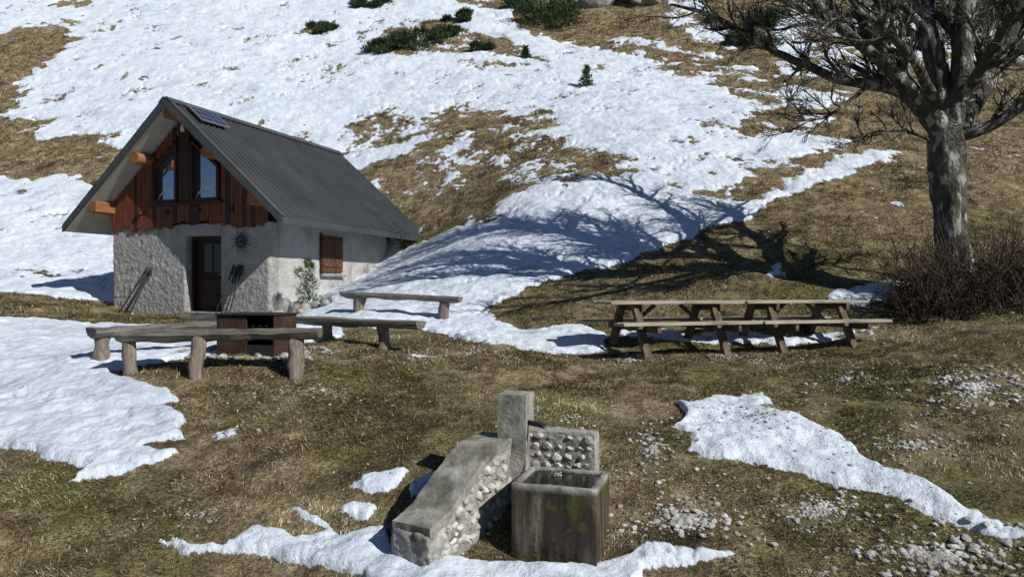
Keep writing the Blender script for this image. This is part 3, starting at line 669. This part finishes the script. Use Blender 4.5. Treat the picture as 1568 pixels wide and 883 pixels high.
def grow(p,d,L,r,lev):
    k={1:9,2:6,3:4}[lev]; pts=[p]; d=d/np.linalg.norm(d); c=d.copy()
    for i in range(k):
        c=c+rv()*(.22 if lev<3 else .18)+np.array([0,0,.05 if lev<3 else -.0]); c/=np.linalg.norm(c); pts.append(pts[-1]+c*L/k)
    pts=np.array(pts); rad=np.linspace(r,max(r*.3,.0042),len(pts)); addt(pts,rad,{1:6,2:4,3:3}[lev])
    if lev<3:
        cnt={1:8,2:6}[lev]; 
        for j in range(cnt):
            t=rng.uniform(.15,1)*(len(pts)-1); i=min(int(t),len(pts)-2); q=pts[i]+(pts[i+1]-pts[i])*(t-i)
            tg=pts[i+1]-pts[i]; tg/=np.linalg.norm(tg); pr=rv(); pr-=tg*(pr@tg); pr/=np.linalg.norm(pr)
            nd=tg*.9+pr*.7; grow(q,nd,L*rng.uniform(.3,.55),max(rad[i]*.55,.0055),lev+1)
def limb(path,r0,r1,nch,lmax=1.5,ns=12):
    pts=smooth_path([P(*p) for p in path],len(path)*5)
    pts[2:]+=np.cumsum(rng.normal(0,.012,(len(pts)-2,3)),0)
    rad=np.linspace(1,0,len(pts))**.75*(r0-r1)+r1; addt(pts,rad,ns)
    for j in range(nch):
        t=rng.uniform(.12,1)**.8*(len(pts)-1); i=min(int(t),len(pts)-2); q=pts[i]
        tg=pts[i+1]-pts[i]; tg/=np.linalg.norm(tg)+1e-9; pr=rv(); pr-=tg*(pr@tg); pr/=np.linalg.norm(pr)
        grow(q,tg*.85+pr*.75+np.array([0,0,.15]),rng.uniform(.5,1)*lmax,max(rad[i]*.55,.018),1)
tp=smooth_path([P(1464,485,13),P(1463,450,13),P(1461,400,13),P(1455,340,13),P(1450,280,13),P(1447,225,13),P(1449,185,13)],40)
tr=np.interp(np.linspace(0,1,40),[0,.12,.3,.6,.85,1],[.44,.34,.30,.27,.29,.22]); 
tco,f=tube_np(tp,tr,28)
for i in range(len(tco)):
    c=tp[i//28]; v=Vector(tco[i]); q=mnoise.fractal(Vector((v.x*4,v.y*4,v.z*1.2)),.8,2,4); tco[i]+=(tco[i]-c)*q*.26
TV.append(tco);TF.append(f);off[0]+=len(tco)
limb([(1446,205,13),(1405,152,12.9),(1375,112,12.8),(1352,68,12.7),(1332,15,12.6),(1300,-70,12.5),(1270,-160,12.4),(1240,-260,12.4)],.21,.06,18,1.8)
limb([(1404,152,12.9),(1345,128,13),(1275,112,13.2),(1212,84,13.4),(1150,52,13.5),(1090,22,13.6),(1030,2,13.7)],.11,.018,20,1.2,8)
limb([(1376,112,12.8),(1310,62,12.6),(1245,10,12.4),(1180,-45,12.3),(1120,-80,12.3),(1050,-140,12.3)],.12,.035,20,1.5,8)
limb([(1448,195,13),(1440,125,13.1),(1425,60,13.2),(1405,0,13.3),(1382,-100,13.5),(1370,-210,13.6),(1350,-330,13.6)],.20,.06,20,2.0)
limb([(1455,195,13),(1472,115,12.9),(1476,40,12.9),(1492,-60,12.8),(1500,-180,12.8),(1490,-290,12.8),(1480,-400,12.8)],.20,.06,20,2.0)
limb([(1456,215,13),(1502,150,13.2),(1537,90,13.4),(1572,20,13.5),(1622,-60,13.7),(1680,-130,13.8),(1720,-220,13.8)],.17,.05,20,1.7)
limb([(1462,210,13),(1520,192,12.8),(1590,150,12.5),(1660,110,12.3),(1740,90,12.1)],.12,.018,16)
limb([(1440,170,13),(1400,95,12.0),(1350,40,11.0),(1300,0,10.3)],.10,.014,10)
limb([(1450,150,13),(1432,50,14.2),(1400,-40,15.6),(1350,-120,16.6),(1330,-190,17)],.14,.04,18,1.8)
limb([(1470,150,13),(1520,80,12.0),(1560,10,11.2),(1600,-60,10.6)],.11,.02,11)
limb([(1425,60,13.2),(1470,20,13.8),(1530,-20,14.6),(1590,-60,15.3)],.09,.02,12)
limb([(1352,70,12.7),(1390,20,13.4),(1400,-60,14.0),(1380,-150,14.4)],.09,.03,12,1.7)
limb([(1332,15,12.6),(1270,-40,13.0),(1200,-110,13.3),(1130,-200,13.5)],.12,.035,18,1.8)
limb([(1405,0,13.3),(1340,-80,13.8),(1260,-180,14.2),(1200,-280,14.4)],.14,.035,18,1.8)
limb([(1492,-60,12.8),(1560,-150,12.6),(1610,-250,12.6)],.12,.03,14,1.7)
limb([(1335,128,13),(1290,160,12.8),(1240,178,12.7),(1190,175,12.7)],.045,.010,9,.9,6)
limb([(1440,230,13),(1400,205,12.8),(1350,200,12.5),(1300,215,12.3)],.035,.008,7,.8,6)
tree=np_mesh('bare_tree',np.concatenate(TV),np.concatenate(TF),True); tree.data.materials.append(m_bark)

# ------------------------------------------------------------ bare shrubs at the tree foot
m_twig=noisy('twig',[(.3,(.035,.025,.017)),(.6,(.095,.068,.045)),(.75,(.18,.135,.095))],scale=5,bump=0)
def shrub(px0,px1,cnt,h,dlo,dhi):
    global TV,TF,off
    TV=[];TF=[];off=[0]
    for _ in range(cnt):
        d=rng.uniform(dlo,dhi); px=rng.uniform(px0,px1); x=(px-CX)/F*d; z=Hz(x,d)
        L=h*rng.uniform(.4,1.1); dd=np.array([rng.normal(0,.35),rng.normal(0,.35),1.0]); k=6; pts=[np.array([x,d,z-.03])]
        for i in range(k):
            dd=dd+rv()*.15; dd/=np.linalg.norm(dd); pts.append(pts[-1]+dd*L/k)
        addt(pts,np.linspace(.010,.005,k+1),4)
        for j in range(8):
            i=rng.integers(1,k); q=pts[i]; c=dd*.8+rv()*.7; c/=np.linalg.norm(c); l=L*rng.uniform(.2,.45)
            addt([q,q+c*l*.5,q+c*l+rv()*.03],[.006,.005,.0034],3)
    o=np_mesh('bare_shrub',np.concatenate(TV),np.concatenate(TF),True); o.data.materials.append(m_twig)
shrub(1378,1440,110,1.35,12.3,13.3); shrub(1420,1500,100,.8,12.2,12.9); shrub(1480,1640,200,1.5,12.0,13.2)

# ------------------------------------------------------------ evergreens
m_pine=noisy('pine_needles',[(.3,(.018,.032,.012)),(.55,(.045,.07,.024)),(.75,(.10,.13,.045))],scale=2.5,bump=0,rough=.7)
m_ivy=noisy('green_leaves',[(.3,(.022,.036,.009)),(.55,(.055,.08,.018)),(.75,(.11,.14,.035))],scale=5,bump=0,rough=.6)
def foliage(name,pts_fn,cnt,size,mat):
    p,dirs=pts_fn(cnt); M=len(p); d=dirs+rng.normal(0,.5,(M,3)); d/=np.linalg.norm(d,axis=1)[:,None]
    s=np.cross(d,rng.normal(size=(M,3))); s/=np.linalg.norm(s,axis=1)[:,None]; sz=size*rng.uniform(.5,1.4,M)[:,None]
    v=np.stack([p-s*sz*.16,p+s*sz*.16,p+d*sz],1).reshape(-1,3)
    o=np_mesh(name,v,np.arange(M*3).reshape(-1,3),False); o.data.materials.append(mat); return o
def dwarf(px,py,wpx,hpx,name='dwarf_pine',mat=m_pine,dens=1.0):
    x,y=hit(px,py); w_=wpx*y/F/2; h_=hpx*y/F; cl=max(5,int(w_*7))
    cs=np.stack([x+rng.uniform(-1,1,cl)*w_*.8,y+rng.uniform(-1,1,cl)*w_*.5,np.zeros(cl)],1); cs[:,2]=H(cs[:,0],cs[:,1])+h_*rng.uniform(.05,.5,cl)
    def fn(c):
        k=rng.integers(0,cl,c); dv=rng.normal(size=(c,3)); dv/=np.linalg.norm(dv,axis=1)[:,None]; dv[:,2]=np.abs(dv[:,2])*.9-.1
        rad=rng.uniform(.3,1,c)[:,None]*h_*.42*rng.uniform(.8,1.2,cl)[k][:,None]
        return cs[k]+dv*rad*np.array([1.5,1.2,1]),dv+np.array([0,0,.6])
    return foliage(name,fn,int(1500*dens+cl*130),.0055*y,mat)
for a in [(595,80,80,24),(640,72,90,30),(690,62,60,22),(490,46,50,14),(565,8,60,12),(600,2,40,10),(835,38,95,50),(700,35,40,14),(800,16,50,30),(1155,70,60,36),(1180,40,60,40),(1480,60,60,50),(1540,35,60,50),(1330,30,50,24),(740,78,30,14)]:
    dwarf(*a)
def conifer(px,py,hpx):
    x,y=hit(px,py); h_=hpx*y/F; z=Hz(x,y)
    def fn(c):
        t=rng.random(c)**1.3; tier=np.floor(t*7)/7; rr_=(1-tier)*.48*h_*rng.uniform(.1,1,c)*(1-.5*(t*7%1)); a=np.floor(rng.uniform(0,6,c))/6*6.283+rng.normal(0,.12,c)+tier*9
        p=np.stack([x+rr_*np.cos(a),y+rr_*np.sin(a),z+h_*(t*.95+.03)-rr_*.1],1); d=np.stack([np.cos(a),np.sin(a),np.full(c,.6)],1); return p,d
    foliage('small_conifer',fn,600,.0048*y,m_pine)
conifer(898,133,32); conifer(805,87,18); conifer(1505,75,60); conifer(1440,40,40)
# climbing bush by the hut corner: leaf clumps stacked up the wall
bx,by=hit(466,476); bz=Hz(bx,by)
cl=[(bx+rng.normal(0,.10)+t_*.02,by+rng.normal(0,.08),bz+.12+t_*1.0,.24-.13*t_) for t_ in np.linspace(0,1,9)]+[(bx+.3,by+.15,bz+.15,.2),(bx+.45,by+.3,bz+.2,.16)]
cl=np.array(cl)
def bush_fn(c):
    k=rng.integers(0,len(cl),c); dv=rng.normal(size=(c,3)); dv/=np.linalg.norm(dv,axis=1)[:,None]
    return cl[k,:3]+dv*(cl[k,3]*rng.uniform(.3,1,c))[:,None],dv+np.array([0,0,.3])
foliage('green_bush',bush_fn,2600,.06,m_ivy)
it=[]
for px,py,s in ((436,482,.34),(424,490,.19),(452,480,.24),(444,488,.15),(418,492,.13),(468,478,.16),(484,474,.14),(460,484,.12),(498,470,.12),(430,478,.2)):
    x,y=hit(px,py); it.append((x,y,Hz(x,y)+s*.35,s))
rocks('boulders',it,m_stone_d,True,.85)
it=[]
for k in range(26):
    px=rng.uniform(875,1005); x,y=hit(px,rng.uniform(-25,12)); s=rng.uniform(.4,1.5); it.append((x,y,Hz(x,y)+s*.1,s))
rocks('rock_outcrop',it,m_stone_d,True,.6)

# ------------------------------------------------------------ light, sky, camera
S=Vector((.80,-.60,0)).normalized(); el=math.radians(37); S=Vector((S.x*math.cos(el),S.y*math.cos(el),math.sin(el)))
su=bpy.data.lights.new('sun','SUN'); su.energy=5.0; su.angle=math.radians(.3); su.color=(1,.965,.91)
so_=bpy.data.objects.new('sun',su); so_.rotation_euler=S.to_track_quat('Z','Y').to_euler(); so_.location=(30,-20,30); scene.collection.objects.link(so_)
wd=bpy.data.worlds.new('World'); scene.world=wd; wd.use_nodes=True; nt=wd.node_tree
sk=nt.nodes.new('ShaderNodeTexSky'); sk.sky_type='NISHITA'; sk.sun_disc=False; sk.sun_elevation=el; sk.sun_rotation=math.atan2(S.x,S.y); sk.altitude=1800; sk.dust_density=0; sk.air_density=1.0; sk.ozone_density=6.0
nt.links.new(sk.outputs[0],nt.nodes['Background'].inputs[0]); nt.nodes['Background'].inputs[1].default_value=.055
cam=bpy.data.cameras.new('camera'); cam.sensor_width=36; cam.lens=36*F/1568; cam.clip_end=1000; cam.clip_start=.05
co_=bpy.data.objects.new('camera',cam); co_.rotation_euler=(math.radians(90),0,0); scene.collection.objects.link(co_); scene.camera=co_
scene.view_settings.view_transform='Standard'; scene.view_settings.look='None'; scene.view_settings.exposure=0
print('VERTS',len(X),'tree',len(tree.data.polygons))
